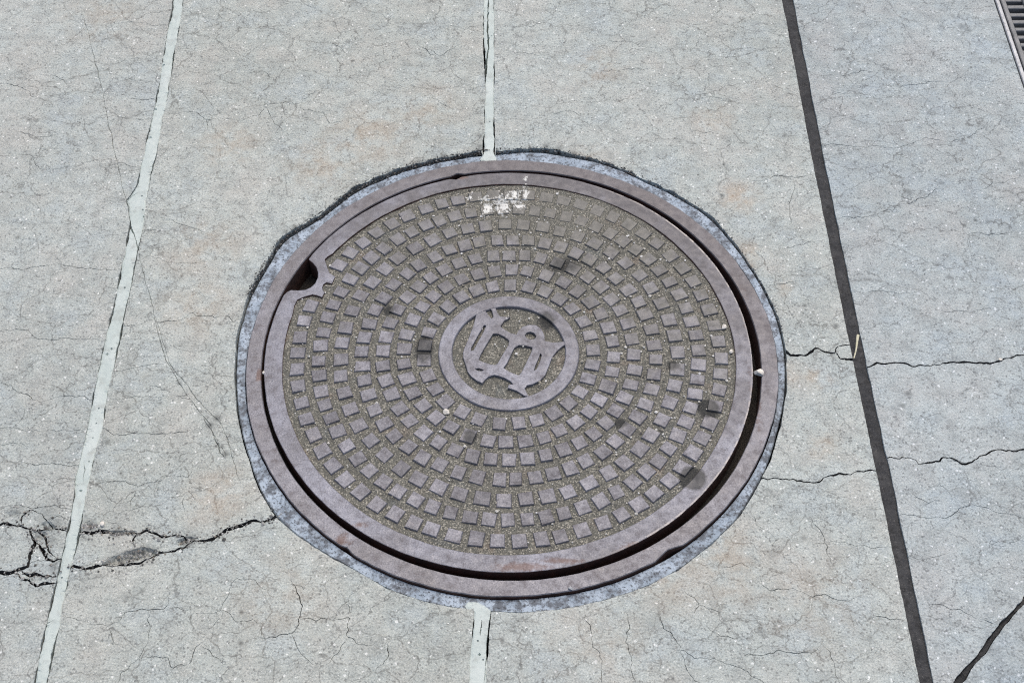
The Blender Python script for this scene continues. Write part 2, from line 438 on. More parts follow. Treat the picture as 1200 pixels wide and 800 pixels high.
JD = None
def joint_dir():
    a = np.array(gp(210, 0)); b = np.array(gp(47, 800)); a2 = np.array(gp(924, 0)); b2 = np.array(gp(1087, 800))
    t = (a - b) / np.linalg.norm(a - b) + (a2 - b2) / np.linalg.norm(a2 - b2)
    return t / np.linalg.norm(t)
JD = joint_dir()
def edge(P, seed, amp=.0012, top=True, bottom=True, off=0.0):
    Q = gps(P)
    if top: Q = [line_to_y(Q[0], JD, .9)] + Q
    if bottom: Q = Q + [line_to_y(Q[-1], JD, -.6)]
    R_ = rough(Q, .004, amp, seed)
    R_ = R_ + normals(R_) * off
    if top: R_ = np.vstack([[line_to_y(R_[0], JD, FY1)], R_])
    if bottom: R_ = np.vstack([R_, [line_to_y(R_[-1], JD, FY0)]])
    return R_
# polylines run from far to near; their normal (off > 0) points to +X
GAP = .0006
eAL, eAR = edge(J_left_L, 3, .0014, off=.0002), edge(J_left_R, 4, .0014, off=-.0002)
eKL, eKR = edge(J_black_L, 5, .0004, off=-.0005), edge(J_black_R, 6, .0006, off=.0006)
sAL, sAR = edge(J_left_L, 53, .0018, off=.0008), edge(J_left_R, 54, .0018, off=-.0008)
sKL, sKR = edge(J_black_L, 5, .0005), edge(J_black_R, 6, .0009)
eTL, eTR = edge(MT_L[:-1] + [(567, 182)], 7, .0018, bottom=False, off=-.0012), edge(MT_R[:-1] + [(579.5, 182)], 8, .001, bottom=False, off=.001)
sTL, sTR = edge(MT_L, 57, .0016, bottom=False), edge(MT_R, 58, .0016, bottom=False)
eBL, eBR = edge([(555.7, 712)] + MB_L, 9, .001, top=False, off=-GAP), edge([(575, 712)] + MB_R, 10, .001, top=False, off=GAP)

HOLE = [(276.5, 395), (278, 400 - 12), (290, 346), (300, 326), (312.5, 307), (322, 287), (330.5, 278), (341, 270), (360, 260), (380, 247), (410, 221.5), (440, 207), (470, 196), (515, 184.5), (545, 179), (560, 176.5), (573, 175.5), (590, 175.5), (610, 174.4), (640, 172.5), (661, 178), (694, 184.5), (730, 197.5), (766, 214), (790, 224.5), (835, 253), (865, 289), (895, 334), (913, 373), (919, 400), (922, 412), (922.5, 455), (917, 491), (905, 535), (888, 570), (868, 604), (835, 637), (796, 667), (760, 685.5), (715, 701), (670, 711.5), (610, 717.5), (578, 716), (530, 711), (500, 705), (455, 690), (416, 667.5), (383, 650), (350, 629), (323, 605), (305, 577), (298, 560), (284, 515), (276.5, 479), (274.4, 440)]
def hole_loop():
    P = gps(HOLE); rng = np.random.default_rng(11)
    Q = resample(P, .003, True)
    v = Q - np.array(FC); r = np.hypot(v[:, 0], v[:, 1]); a = np.arctan2(v[:, 1], v[:, 0])
    # ragged on the far left, clean-cut on the near side
    n = len(Q)
    n1 = np.resize(smooth_noise(n, .003, .012, rng), n); n2 = rng.uniform(-1, 1, n)
    rag = np.where((a > .9) & (a < 2.75), 1.0, .32)
    r = r + (n1 * .0016 + n2 * .0009) * rag
    return np.stack([FC[0] + r * np.cos(a), FC[1] + r * np.sin(a)], 1), r, a
HL, HR_, HA = hole_loop()
def hole_arc(a0, a1):
    """hole boundary points with polar angle between a0 and a1, counter-clockwise"""
    aa = np.mod(HA - a0, 2 * math.pi); span = (a1 - a0) % (2 * math.pi)
    m = aa <= span; o = np.argsort(aa[m]); return HL[m][o]
def ang(p): return math.atan2(p[1] - FC[1], p[0] - FC[0])

# slabs: everything left of the pale joint; two bitten slabs; right of the black joint; corner slab
slabA = np.vstack([[(FX0, FY1)], [(FX0, FY0)], eAL[::-1]])
arcB = hole_arc(ang(eTL[-1]), ang(eBL[0]))
slabB = np.vstack([eAR, eBL[::-1], arcB[::-1], eTL[::-1]])
arcC = hole_arc(ang(eBR[0]), ang(eTR[-1]))
slabC = np.vstack([eTR, arcC[::-1], eBR, eKL[::-1]])
dgA, dgB = gp(1200, 703), gp(1121, 800)
dgt = (np.array(dgA) - np.array(dgB)); dgt /= np.linalg.norm(dgt); dgn = np.array([-dgt[1], dgt[0]])
def diag(off, seed):
    p = np.array(dgB) + dgn * off
    # from the black joint's right edge out to the field's right side
    k = np.argmin(np.abs((eKR - p) @ dgn)); s = eKR[k]
    s = p + dgt * ((s - p) @ dgt)
    e = p + dgt * ((FX1 - p[0]) / dgt[0])
    mid = p + dgt * .5
    return k, np.vstack([rough([s, mid], .004, .002, seed), [e]])
kU, dU = diag(.0035, 21); kD, dD = diag(-.0035, 22)
gl0 = np.array(gp(1164.5, 0)); 
gnear = gl0 + JD * ((-.0 + .34 - gl0[1]) / JD[1]); gfar = gl0 + JD * ((.98 - gl0[1]) / JD[1])
GX = np.array([JD[1], -JD[0]]); GW = .22
grect = [gnear, gnear + GX * GW, gfar + GX * GW, gfar]
slabD = np.vstack([eKR[:kU], dU, [(FX1, FY1)]])
slabE = np.vstack([dD, [(FX1, FY0)], eKR[kD:][::-1]])

rngc = np.random.default_rng(77)
CRACKS = []
def crack(px, wid, dep, amp=.004, seed=None, taper=True):
    """wid: full width in mm; dep: depth in mm"""
    seed = len(CRACKS) + 100 if seed is None else seed
    step = .0025
    P = rough(gps(px), step, amp, seed, scales=((1, .22), (.5, .09), (.35, .045)))
    n = len(P); r = np.random.default_rng(seed + 5)
    k = .8 + .45 * smooth_noise(n, step, .012, r) + .18 * r.uniform(-1, 1, n)
    if taper: k *= np.clip(np.minimum(np.arange(n), np.arange(n)[::-1]) / 6 + .25, 0, 1)
    k = np.clip(k, .22, 2)
    CRACKS.append((P, wid * (.0006 if wid > 1.3 else .0005) * k, dep * (.002 if wid > 1.3 else .001) * np.clip(k, .5, 1.2)))
W = lambda *p: list(p)
# the wide break low on the left
crack(W((-60, 660), (-20, 664), (0, 668.6), (12, 673), (21, 671), (33, 663.5), (36, 650), (43.5, 636.5), (35, 620)), 3.7, 14, .003, taper=False)
crack(W((-40, 618), (0, 617), (22.5, 615.5), (36, 618.5), (60, 621.5), (80, 621.5)), 2.4, 9)
crack(W((21, 671), (28.5, 680), (42, 685.5), (63, 683.5), (70, 684)), 2.6, 9)
crack(W((27, 671), (45, 671.6), (55, 672), (68, 675)), 3.6, 12)
crack(W((43.5, 636.5), (49, 648), (53, 656), (66, 654.5), (74, 653)), 2.8, 9)
crack(W((38, 619), (49, 631), (58, 643), (65, 652)), 2.0, 8)
crack(W((35, 660), (45, 656.5), (53, 655)), 1.6, 7)
crack(W((25, 616), (26, 605), (36, 597), (50, 600), (57, 612), (60, 622)), 1.4, 6)
crack(W((57, 612), (66, 606), (78, 608)), 1.6, 6)
crack(W((0, 597), (16, 594), (36, 597), (60, 592), (84, 596)), .9, 4)
crack(W((78, 667), (82.5, 666.5), (99, 667.4), (117, 664.4), (132, 664.4), (150, 660.5), (171, 656), (192, 648.5), (204, 641), (220.5, 638.6), (234, 632), (255, 626), (270, 619.4), (288, 614), (312, 606.5), (330, 602)), 3.0, 14, .004, taper=False)
crack(W((90, 622), (103, 621), (117, 618.5), (132, 626.6), (150, 625.5), (180, 624.5), (204, 629), (222, 634)), 2.7, 11)
crack(W((97, 611), (104, 609), (113, 608.5)), 1.2, 5)
crack(W((160.5, 624), (160, 632), (158, 641)), 1.6, 7)
# right-hand breaks
crack(W((915, 404), (921, 407), (927, 414.5), (942, 414.5), (955.5, 410), (969, 413), (978, 414.5), (985.5, 420.5), (1004, 423)), 2.8, 13, taper=False)
crack(W((978, 414.5), (982.5, 407), (994.5, 404), (1002, 404)), 2.4, 9)
crack(W((1010, 430), (1017, 429.5), (1035, 427), (1050, 428), (1074, 431), (1101, 428), (1119, 423.5), (1140, 424.4), (1164, 424.4), (1176, 420), (1200, 414.5), (1260, 406), (1330, 410)), 1.9, 11, taper=False)
crack(W((892, 560), (898.5, 560), (918, 561), (942, 564.5), (960, 563), (975, 555.5), (999, 553.4), (1032, 549)), 1.5, 7, taper=False)
crack(W((1038, 537), (1056, 540), (1071, 537.5), (1077, 543.5), (1095, 539), (1104, 535.4), (1116, 536.6), (1129.5, 542), (1152, 534.5), (1167, 530), (1200, 528.5), (1260, 523)), 1.6, 9, taper=False)
crack(W((1129.5, 542), (1121, 538), (1110, 536)), 1.2, 5)
HAIR = [
 [(1052, 604), (1095, 605), (1116, 600.5), (1131, 594.5), (1149, 593.6), (1180, 602), (1206, 612)], [(1062, 650), (1085, 651), (1107, 649)], [(1088, 709), (1110, 713), (1140, 724), (1154, 725.6)],
 [(891, 677), (903, 690.5), (930, 693.5), (954, 695.6), (969, 699.5), (1002, 700)], [(969, 699.5), (978, 705), (988, 710)], [(1020, 723.5), (1040, 725), (1060, 726)], [(840, 661), (868, 640 + 17), (885, 664)],
 [(685, 716), (691, 743), (698.5, 767), (706, 800)], [(733, 716), (736, 734), (730, 752), (739, 770), (745, 800)], [(772, 719), (787, 740), (793, 761), (805, 782), (822, 802)], [(802, 692), (815.5, 707), (811, 722)], [(815.5, 707), (835, 713), (850, 717.5)], [(829, 734), (844, 746), (868, 746)],
 [(793, 761), (830, 775), (860, 778), (880, 792), (900, 802)], [(951, 640), (975, 636), (1010, 641), (1040, 640)], [(965, 756), (975, 780), (985, 802)], [(870, 770), (905, 765), (930, 768), (962, 755)],
 [(120, 24), (150, 27.6), (196, 28.5)], [(0, 99), (14, 101), (30, 107), (42, 114)], [(18, 153), (42, 162), (72, 154.5)], [(30, 180), (45, 196.5), (69, 198), (99, 190.5), (120, 184.5)], [(120, 195), (140, 194), (168, 196.5)], [(111, 138), (141, 136.5), (182, 141)], [(48, 88), (66, 91), (78, 100)], [(126, 92), (150, 93), (172, 96)], [(150, 115), (172, 117), (186, 114)],
 [(186, 134), (210, 132), (231, 135), (240, 139.5), (285, 141), (303, 135), (309, 126), (321, 120), (345, 121), (353, 121.5), (356, 129), (371, 132), (389, 142.5), (407, 139.5)], [(353, 121.5), (362, 111), (380, 103.5)], [(240, 139.5), (243, 152)], [(249, 45), (262, 50), (268, 58)], [(387, 50), (397, 57), (407, 65)], [(310, 120), (322, 142), (332, 153)], [(290, 90), (306, 84), (321, 92)], [(352, 6), (362, 10), (372, 12)], [(490, 54), (505, 62), (512, 66)],
 [(-5, 314), (27, 313.4), (45, 311), (75, 310.4), (99, 313.4), (120, 315.5), (140, 314.6)], [(-5, 390), (18, 386), (39, 392), (60, 396.5), (90, 396.5), (124, 398)], [(142, 377), (159, 379.4), (174, 376.4), (192, 379.4), (213, 375.5), (225, 368), (234, 371), (255, 372.5), (280, 376.4)], [(167, 301), (195, 307.4), (216, 309.5), (246, 308.6)], [(130, 434.6), (162, 433.4), (192, 426.5)], [(198, 257), (213, 264.5), (237, 272)], [(165, 270), (190, 271)], [(-5, 449), (12, 450.5), (18, 456.5), (30, 459.5), (39, 467), (54, 467.6), (72, 465), (112, 466.4)],
 [(116, 501), (138, 505.4), (153, 506.6), (174, 504.5), (198, 507.5), (222, 501.5), (242, 498)], [(21, 542), (42, 544.4), (66, 545), (94, 545.6)], [(-5, 520), (18, 519.5), (30, 522.5)], [(-5, 501), (30, 502), (60, 503), (100, 502)], [(105, 566), (150, 567.5), (186, 566.6), (198, 560), (219, 559.4), (226, 545)], [(222, 572), (226, 584), (231, 587)], [(29, 475), (22, 495), (10, 503)], [(159, 570), (155, 588), (153, 596)], [(186, 566), (185, 580)], [(125, 467), (160, 466), (195, 468), (228, 467)], [(170, 450), (190, 452), (200, 460)], [(140, 601), (160, 595), (172, 588)], [(216, 722 - 140), (216, 596)],
 [(75, 722), (92, 722), (100, 728)], [(105, 729.5), (126, 731), (147, 716), (174, 717.5), (189, 710), (198, 698)], [(174, 717), (172.5, 752), (162, 770), (140, 790), (137, 803)], [(198, 711.5), (228, 716), (261, 719), (279, 729.5), (303, 730)], [(261, 719), (270, 695), (274.5, 683), (297, 678.5), (309, 690.5), (320, 692)], [(261, 719), (252, 734), (249, 743)], [(304.5, 746), (324, 744.5), (342, 740), (348, 722), (351, 704), (345, 690), (341, 680)], [(162, 773), (195, 773), (201, 780.5), (216, 779), (228, 764), (237, 752)], [(228, 716), (219, 734)], [(237, 757), (255, 775), (262, 778)], [(308, 731), (306, 745)], [(128, 735), (129, 758), (147, 757)],
 [(353, 725), (386, 725), (410, 723.5), (407, 743), (416, 752), (437, 755)], [(407, 745), (398, 767), (386, 776)], [(455, 752), (450.5, 770), (440, 785)], [(341, 683), (356, 690), (367, 676), (372, 664)], [(395, 716), (420, 690)], [(437, 785), (415, 795), (405, 803)], [(342, 742), (350, 760), (366, 778)], [(400, 695), (402, 710), (412, 720)],
 [(960, 171), (1005, 169.5), (1050, 174), (1062, 168), (1086, 162), (1125, 164.4), (1143, 156), (1155, 147)], [(978, 255.5), (1017, 252.5), (1038, 245.6), (1068, 236.6), (1104, 221.6)], [(1014, 342.5), (1032, 339.5), (1062, 341), (1086, 336.5)], [(1134, 275), (1170, 273.5), (1203, 269)], [(1038, 99), (1074, 100.5), (1110, 96)], [(970, 115), (985, 111), (994, 110)], [(980, 88), (1010, 85), (1030, 86)], [(1065, 238), (1080, 231)], [(1150, 222), (1180, 214), (1195, 208)], [(1100, 366), (1140, 364), (1165, 361)], [(910, 290), (935, 288), (962, 284)], [(900, 334), (920, 331), (940, 329)], [(925, 264), (930, 214), (950, 212)], [(975, 370), (1000, 378)],
 [(700, 85), (740, 82), (766, 80)], [(770, 85), (790, 96), (803, 90)], [(640, 133), (665, 131), (682, 137)], [(830, 113), (860, 116)], [(712, 48), (735, 47)], [(810, 153), (830, 156), (840, 153)], [(880, 212), (915, 207), (950, 205)], [(520, 30), (545, 34), (562, 30)], [(500, 58), (515, 66), (540, 52)], [(470, 98), (500, 105), (530, 104), (548, 101)], [(505, 110), (515, 122), (530, 128)], [(590, 32), (620, 30), (640, 27)], [(600, 62), (630, 65), (640, 60)],
 [(1180, 640), (1160, 636), (1200, 634)], [(1100, 560), (1112, 575), (1120, 580)], [(1068, 578), (1080, 585), (1095, 586)], [(950, 605), (965, 620), (965, 645), (975, 660)], [(880, 600), (900, 625), (905, 640)],
]
for i, h in enumerate(HAIR):
    if len(h) > 1: crack(h, rngc.uniform(.68, 1.0), rngc.uniform(2.2, 4.2), .0045, 300 + i)
# a long thin scratch that crosses the pale joint and frays near the frame
crack([(99, 22), (105, 45), (111, 72), (120, 105), (129, 153), (135, 180), (144, 222), (153, 257), (162, 293), (174, 341), (183, 380), (195, 422), (210, 449), (228, 473), (246, 497), (256, 520), (265, 535)], 1.2, 1.6, .001, 900)
crack([(180, 368), (188, 392), (198, 424), (207, 437), (222, 455), (240, 476), (255, 491), (268, 520), (281, 562)], 1.2, 1.4, .0015, 901)
crack([(239, 490), (248, 508), (258, 530), (264, 537)], 1.6, 1.6, .002, 902)

ST = []
def stain(x, y, r, s, ch='dark'): a = gp(x, y); ST.append((a[0], a[1], r * .00118, s, ch))
for x, y, r, s in [(1127, 31, 7, .55), (1135, 36, 5, .5), (1065, 225, 6, .55), (1112, 325, 5, .6), (1128, 327, 4, .4), (1143, 258, 3.2, .9), (1130, 264, 3.5, .8), (1158, 260, 3.5, .5), (1064, 461, 5, .7), (1058, 475, 4, .6), (943, 358, 3, .8), (980, 382, 4.5, .7), (848, 193, 2, 1), (818, 205, 1.8, 1), (846, 229, 3.5, .7), (1103, 214, 5, .5), (1138, 79, 2.2, .9), (1020, 747, 4, .5), (149, 478, 4, .6), (126, 518, 4, .7), (283, 717, 2.8, .9), (282, 753, 3.2, .8), (166, 692, 4, .55), (149, 700, 5, .35), (139, 611 + 89, 2, .3), (254, 490, 5, .8), (246, 498, 5, .8), (264, 532, 5, .75), (210, 449, 3, .7), (21, 278, 3.5, .6), (188, 472, 2.4, .7), (142, 554, 2, .8), (106, 613, 6, .6), (280, 33, 4, .5), (385, 85, 2.5, .6), (1020, 125, 9, .18), (920, 158, 3, .6), (893, 252, 2.2, .7), (1014, 98 + 2, 2, .6), (1093, 120, 12, .15), (823, 765, 2, .9), (1176, 186, 5, .35), (1197, 192, 6, .45), (106, 617, 9, .5), (55, 600, 14, .35), (20, 600, 12, .3), (66, 615, 8, .5), (60, 634, 7, .45), (62, 664, 6, .5), (222, 633, 8, .6), (155, 650, 9, .4), (172, 646, 9, .45), (140, 656, 6, .45), (138, 624, 7, .6), (56, 475, 2.5, .6), (48, 473, 2, .6), (39, 474, 2, .5), (942, 630, 4, .45), (905, 650, 6, .3), (765, 728, 14, .2)]:
    stain(x, y, r, s)
for x, y, r, s in [(866, 232, 28, .42), (880, 300, 24, .36), (918, 335, 16, .25), (958, 442, 18, .38), (966, 524, 20, .32), (930, 440, 22, .22), (430, 160, 55, .3), (380, 190, 50, .26), (270, 170, 40, .28), (240, 290, 50, .22), (230, 360, 45, .22), (830, 640, 50, .3), (860, 670, 45, .25), (785, 680, 45, .22), (255, 580, 40, .28), (700, 80, 40, .25), (835, 140, 30, .25), (500, 130, 50, .22), (690, 190, 30, .2), (120, 20, 60, .16), (950, 700, 70, .14), (330, 700, 60, .14), (700, 760, 70, .14)]:
    stain(x, y, r, s, 'tan')
# grease and dirt drips
# tarry staining on the hole's broken far edge
for x, y, r in [(335, 272, 7), (345, 265, 6), (320, 291, 6), (305, 318, 5), (365, 252, 6), (395, 233, 6), (415, 219, 5), (455, 200, 5), (490, 189, 6), (520, 183, 6), (560, 175, 6), (640, 171, 7), (655, 174, 8), (672, 180, 7), (690, 184, 5), (740, 201, 4), (790, 224, 4), (850, 270, 4), (880, 312, 4), (905, 355, 4), (290, 342, 4), (563, 160, 4), (564, 145, 4), (566, 118, 5), (562, 172, 8)]:
    stain(x, y, r * .8, .6)

SPALL = [
 (gps([(118, 662), (130, 652), (150, 645), (168, 640), (186, 644), (187, 649), (171, 654), (150, 659), (132, 663)]), .006, .002),
 (gps([(96, 613), (112, 613), (118, 617), (104, 620), (95, 620)]), .003, .001),
 (gps([(207, 632), (222, 628), (232, 630), (220, 637), (205, 640)]), .006, .002),
 (gps([(118, 620), (130, 621), (160, 621), (160, 625), (134, 628)]), .005, .0015),
 (gps([(48, 611), (58, 610), (66, 617), (60, 622), (46, 619)]), .004, .0015),
 (gps([(38, 622), (56, 622), (50, 632), (42, 634)]), .004, .0012),
 (gps([(3, 600), (22, 596), (22, 603), (8, 610)]), .002, .0008),
 (gps([(26, 672), (44, 671), (62, 676), (44, 683), (32, 681)]), .002, .0008),
]
TINT = [(1.06, 1.075, 1.06, 1), (1.08, 1.09, 1.06, 1), (1.08, 1.10, 1.085, 1), (1.0, 1.045, 1.085, 1), (.92, .965, 1.01, 1)]
pavement = empty('pavement'); tag(pavement, kind='structure')
for i, L in enumerate((slabA, slabB, slabC)):
    plate('concrete_slab', [L], M['concrete'], cracks=CRACKS, groove=M['crack_soil_shade'], stains=ST, spalls=SPALL if i < 2 else (), grid=.016, parent=pavement, seed=i + 1, edge_round=.0012).color = TINT[i]
plate('concrete_slab', [slabD, np.vstack([resample([grect[i], grect[(i + 1) % 4]], .05)[:-1] for i in range(4)])], M['concrete'], cracks=CRACKS, groove=M['crack_soil_shade'], stains=ST, grid=.016, parent=pavement, seed=4, edge_round=.001).color = TINT[3]
plate('concrete_slab', [slabE], M['concrete'], cracks=CRACKS, groove=M['crack_soil_shade'], stains=ST, grid=.016, parent=pavement, seed=5, edge_round=.0015).color = TINT[4]
o = mesh_obj('subgrade', [(FX0, FY0, -.058), (FX1, FY0, -.058), (FX1, FY1, -.058), (FX0, FY1, -.058)], [(0, 1, 2, 3)], M['soil']); tag(o, kind='structure')
B_ = 150
gv = [(FX0, FY0, -.004), (FX1, FY0, -.004), (FX1, FY1, -.004), (FX0, FY1, -.004), (-B_, -B_, -.004), (B_, -B_, -.004), (B_, B_, -.004), (-B_, B_, -.004)]
o = mesh_obj('ground', gv, [(4, 5, 1, 0), (5, 6, 2, 1), (6, 7, 3, 2), (7, 4, 0, 3)], M['concrete']); o.color = TINT[2]; tag(o, kind='structure')

# ------------------------------------------------------------------ joint fillings
def pits_of(lst, z=-.001): return [gp(x, y) + (r * .00116, .004) for x, y, r in lst]
seam = []
def one(pts, wid, dep, seed):
    keep = CRACKS[:]; CRACKS.clear(); crack(pts, wid, dep, .0012, seed); c = CRACKS[0]; CRACKS[:] = keep; return c
def domed(z0, amp, scale, seed):
    r = np.random.default_rng(seed); k = r.uniform(0, 6.28, 6)
    return lambda P: amp * (np.sin(P[:, 1] * scale + k[0]) + .6 * np.sin(P[:, 1] * scale * 2.3 + P[:, 0] * 90 + k[1]) + .5 * np.sin(P[:, 0] * 300 + k[2] + P[:, 1] * 40))
o = plate('joint_sealant', [np.vstack([sAL, sAR[::-1]])], M['seal_pale'], z=-.0012, depth=.05, grid=.005, seed=31, edge_round=.0012,
          pits=pits_of([(192, 76, 1.6), (182, 127.5, 2), (176, 161, 2.3), (166, 229, 1.2), (167, 245, 1.4), (168, 253, 1.4), (146, 336.5, 1.4), (130.5, 408, 1.6), (125.4, 414.5, 2), (115.5, 478, 1.4), (112.5, 495, 1), (108.6, 512, 1), (94, 574, 1.8), (201, 12, 1.2), (104, 540, 1), (72, 676, 1.2)]),
          stains=[gp(59, 760) + (.005, .8, 'dark')],
          cracks=[one([(147, 238), (153, 231), (160, 226)], 1.8, 3, 1), one([(152, 258), (157, 275), (162, 293)], 1.4, 2.5, 2), one([(98, 540), (100, 550), (97, 562)], 1.2, 2.5, 3), one([(52, 732), (58, 728), (61, 726)], 1.4, 2.5, 4)],
          zfun=domed(0, .0004, 30, 1))
tag(o, 'long pale mint sealant strip in the slanting joint at far left', 'sealant', 'pale sealant strips')
o = plate('joint_sealant', [np.vstack([sTL, gps([(564, 187.5), (573, 188.5), (581, 187.5)]), sTR[::-1]])], M['seal_pale'], z=-.0012, depth=.03, grid=.004, seed=32, edge_round=.001,
          cracks=[one([(571.5, -6), (572, 30), (572.5, 55), (570, 85), (568.5, 92)], 2.0, 5, 5)], pits=pits_of([(574, 142, 1), (576, 42, 1.2)]), zfun=domed(0, .0003, 30, 2))
tag(o, 'short pale sealant strip running from the top edge down to the manhole frame', 'sealant', 'pale sealant strips')
hd = gps([(553.6, 714.7), (546.7, 713.4), (545, 709), (548, 704.6), (559, 704.4), (568.7, 709.6), (575, 714.5)])
mbL = edge(MB_L, 59, .0016, top=False); mbR = edge(MB_R, 60, .0016, top=False)
o = plate('joint_sealant', [np.vstack([resample(hd, .003), mbR, mbL[::-1]])], M['seal_pale'], z=-.001, depth=.03, grid=.004, seed=33, edge_round=.001,
          cracks=[one([(564.5, 726), (564, 733), (562.5, 742)], 2.6, 4, 6), one([(571, 745), (569, 770), (567, 803)], 1.2, 3, 7)], pits=pits_of([(560, 750, 1.2), (562, 766, 1.6), (566, 772, 1)]), zfun=domed(0, .0003, 30, 3))
tag(o, 'hooked pale sealant strip below the manhole at the bottom edge', 'sealant', 'pale sealant strips')
o = plate('joint_filler', [np.vstack([sKL, sKR[::-1]])], M['seal_black'], z=-.003, depth=.04, grid=.005, seed=34, edge_round=.0005, zfun=domed(0, .0006, 50, 4))
tag(o, 'long straight black joint filler strip between slabs at right', 'joint filler')
o = plate('joint_filler', [np.vstack([dU + dgn * -.0008, (dD + dgn * .0008)[::-1]])], M['seal_black'], z=-.006, depth=.04, grid=.004, seed=35, edge_round=.001, zfun=domed(0, .001, 80, 5))
tag(o, 'narrow dark filler in the diagonal joint at the lower right corner', 'joint filler')

# ------------------------------------------------------------------ manhole frame and mortar collar
rngf = np.random.default_rng(5)
def ring_noise(amp, seed, terms=((3, 1), (7, .6), (17, .4), (41, .3), (90, .25))):
    r = np.random.default_rng(seed); ph = [(n, a, r.uniform(0, 6.28)) for n, a in terms]
    return lambda t: amp * sum(a * math.sin(n * t + p) for n, a, p in ph)
nI, nO = ring_noise(.0003, 1), ring_noise(.0007, 2)
def chip(t, px, py, w, d):
    a = ang(gp(px, py)); x = (t - a + math.pi) % (2 * math.pi) - math.pi
    return d * max(0, 1 - abs(x) / w)
def f_r(t, k):
    if k <= 2: return (nI(t) + chip(t, 536, 205, .03, .004) + chip(t, 888, 437, .012, .002), 0)
    return (nO(t) - chip(t, 790, 655, .06, .006) - chip(t, 408, 640, .03, .003), 0)
lathe('rim', [(.3386, -.045), (.3384, -.0015), (.3394, 0), (.3592, .0002), (.3602, -.001), (.3604, -.045)], M['iron_frame'], frame, 480, f_r).data.materials.append(M['rust'])
for p in frame.children[0].data.polygons:
    if abs(p.normal.z) < .15: p.material_index = 1
lathe('seat', [(.3388, -.040), (.285, -.0405), (.285, -.056)], M['soil'], frame, 240)
hr = (lambda t: float(np.interp(t, HAs, HRs, period=2 * math.pi)))
HAs, HRs = HA[np.argsort(HA)], HR_[np.argsort(HA)]
HRs = np.convolve(np.concatenate([HRs[-8:], HRs, HRs[:8]]), np.ones(17) / 17, 'same')[8:-8]
cn = ring_noise(.0010, 9)
def bumpa(a, c, w): return max(0.0, 1 - abs((a - c + 180) % 360 - 180) / w)
def c_r(t, k):
    a = math.degrees(t) % 360
    lift = .0032 * min(1, 1.6 * bumpa(a, 42, 50)) + .0010 * min(1, 1.6 * bumpa(a, 115, 60)) + ring_z(t)
    if k >= 2:
        inset = .0014 + .0042 * bumpa(a, 125, 42) + .0040 * bumpa(a, 80, 9) + .0026 * bumpa(a, 97, 9)
        return (hr(t) - inset - abs(cn(t)) * .6 - (.0014 if k == 2 else 0), lift if k < 4 else 0)
    return (nO(t) * .5, lift if k == 1 else 0)
ring_z = ring_noise(.0006, 12)
o = lathe('mortar_collar', [(.3612, -.05), (.3616, -.0065), (0, -.0065), (0, -.0085), (0, -.05)], M['collar'], None, 720, c_r)
o.location = (FC[0], FC[1], 0)
tag(o, 'scuffed blue-grey mortar ring around the iron manhole frame', 'mortar ring')

# ------------------------------------------------------------------ manhole cover
RO, RI = .3312, .3075
def circ_to(p_list): return [tuple(p) for p in p_list]
notch = gps([(332.5, 345.5), (336, 342), (341, 339.6), (349, 340), (357.5, 339.4), (364, 336.5), (369, 332), (372.3, 325), (372.5, 319), (370.5, 313), (366.5, 308), (362.2, 304.5), (361.9, 303), (364, 300.5)])
lug = gps([(343, 368), (345, 358), (348.5, 351), (357, 347.5), (366, 345), (371, 346), (377.5, 348.3), (380.6, 342), (378.2, 339.5), (377.8, 336.5), (379, 333.2), (382.5, 330.8), (388.8, 332.5), (393, 323.8), (386, 319.4), (383, 311), (380.6, 303.8), (384, 300.5), (390, 297)])
def arc(r, a0, a1, n): return [(r * math.cos(a), r * math.sin(a)) for a in np.linspace(a0, a1, n)]
aP = lambda p: math.atan2(p[1], p[0])
nco = ring_noise(.00035, 21)
def outer_loop(r, dn=0.0):
    a0, a1 = aP(notch[0]), aP(notch[-1])       # angles: notch[0] lies lower (larger angle) than notch[-1]
    t = np.linspace(a0, a1 + 2 * math.pi, 420)
    P = []
    for a in t[1:-1]:
        rr = r + nco(a) - chip(a + 0, 536, 208, .025, .0035)
        P.append((rr * math.cos(a), rr * math.sin(a)))
    N_ = [np.array(q) for q in notch]
    if dn:
        c = np.mean(N_[3:11], 0); N_ = [q + (q - c) / np.linalg.norm(q - c) * dn for q in N_]
    return np.array(P + [tuple(q) for q in N_[::-1]])
def inner_loop():
    a0, a1 = aP(lug[0]), aP(lug[-1])
    t = np.linspace(a0, a1 + 2 * math.pi, 300)
    nz = ring_noise(.0004, 22)
    return np.array([((RI + nz(a)) * math.cos(a), (RI + nz(a)) * math.sin(a)) for a in t[1:-1]] + lug[::-1])
def bevel(o, wdt, seg=2):
    b = o.modifiers.new('bevel', 'BEVEL'); b.width = wdt; b.segments = seg; b.limit_method = 'ANGLE'; b.angle_limit = math.radians(40)
rim = plate('rim', [outer_loop(RO), inner_loop()], M['iron_rim'], z=0, depth=.034, parent=cover, seed=41, side=M['rust'])
bevel(rim, .0012)
FLOOR = -.0030
def mud_height(P):
    g = np.exp(-((P[:, 0] - .10) ** 2 / .012 + (P[:, 1] - .255) ** 2 / .0035))
    n = np.sin(P[:, 0] * 71 + 1) * np.sin(P[:, 1] * 63) + np.sin(P[:, 0] * 190 + P[:, 1] * 140) * .6
    r = np.hypot(P[:, 0], P[:, 1])
    return .00055 * n * (1 - .65 * g) + .0017 * g - .0020 * np.clip((.082 - r) / .006, 0, 1)
pl = plate('floor_plate', [outer_loop(RO - .002, .0015)], M['mud'], z=FLOOR, depth=.028, parent=cover, grid=.006, seed=42,
           zfun=mud_height)
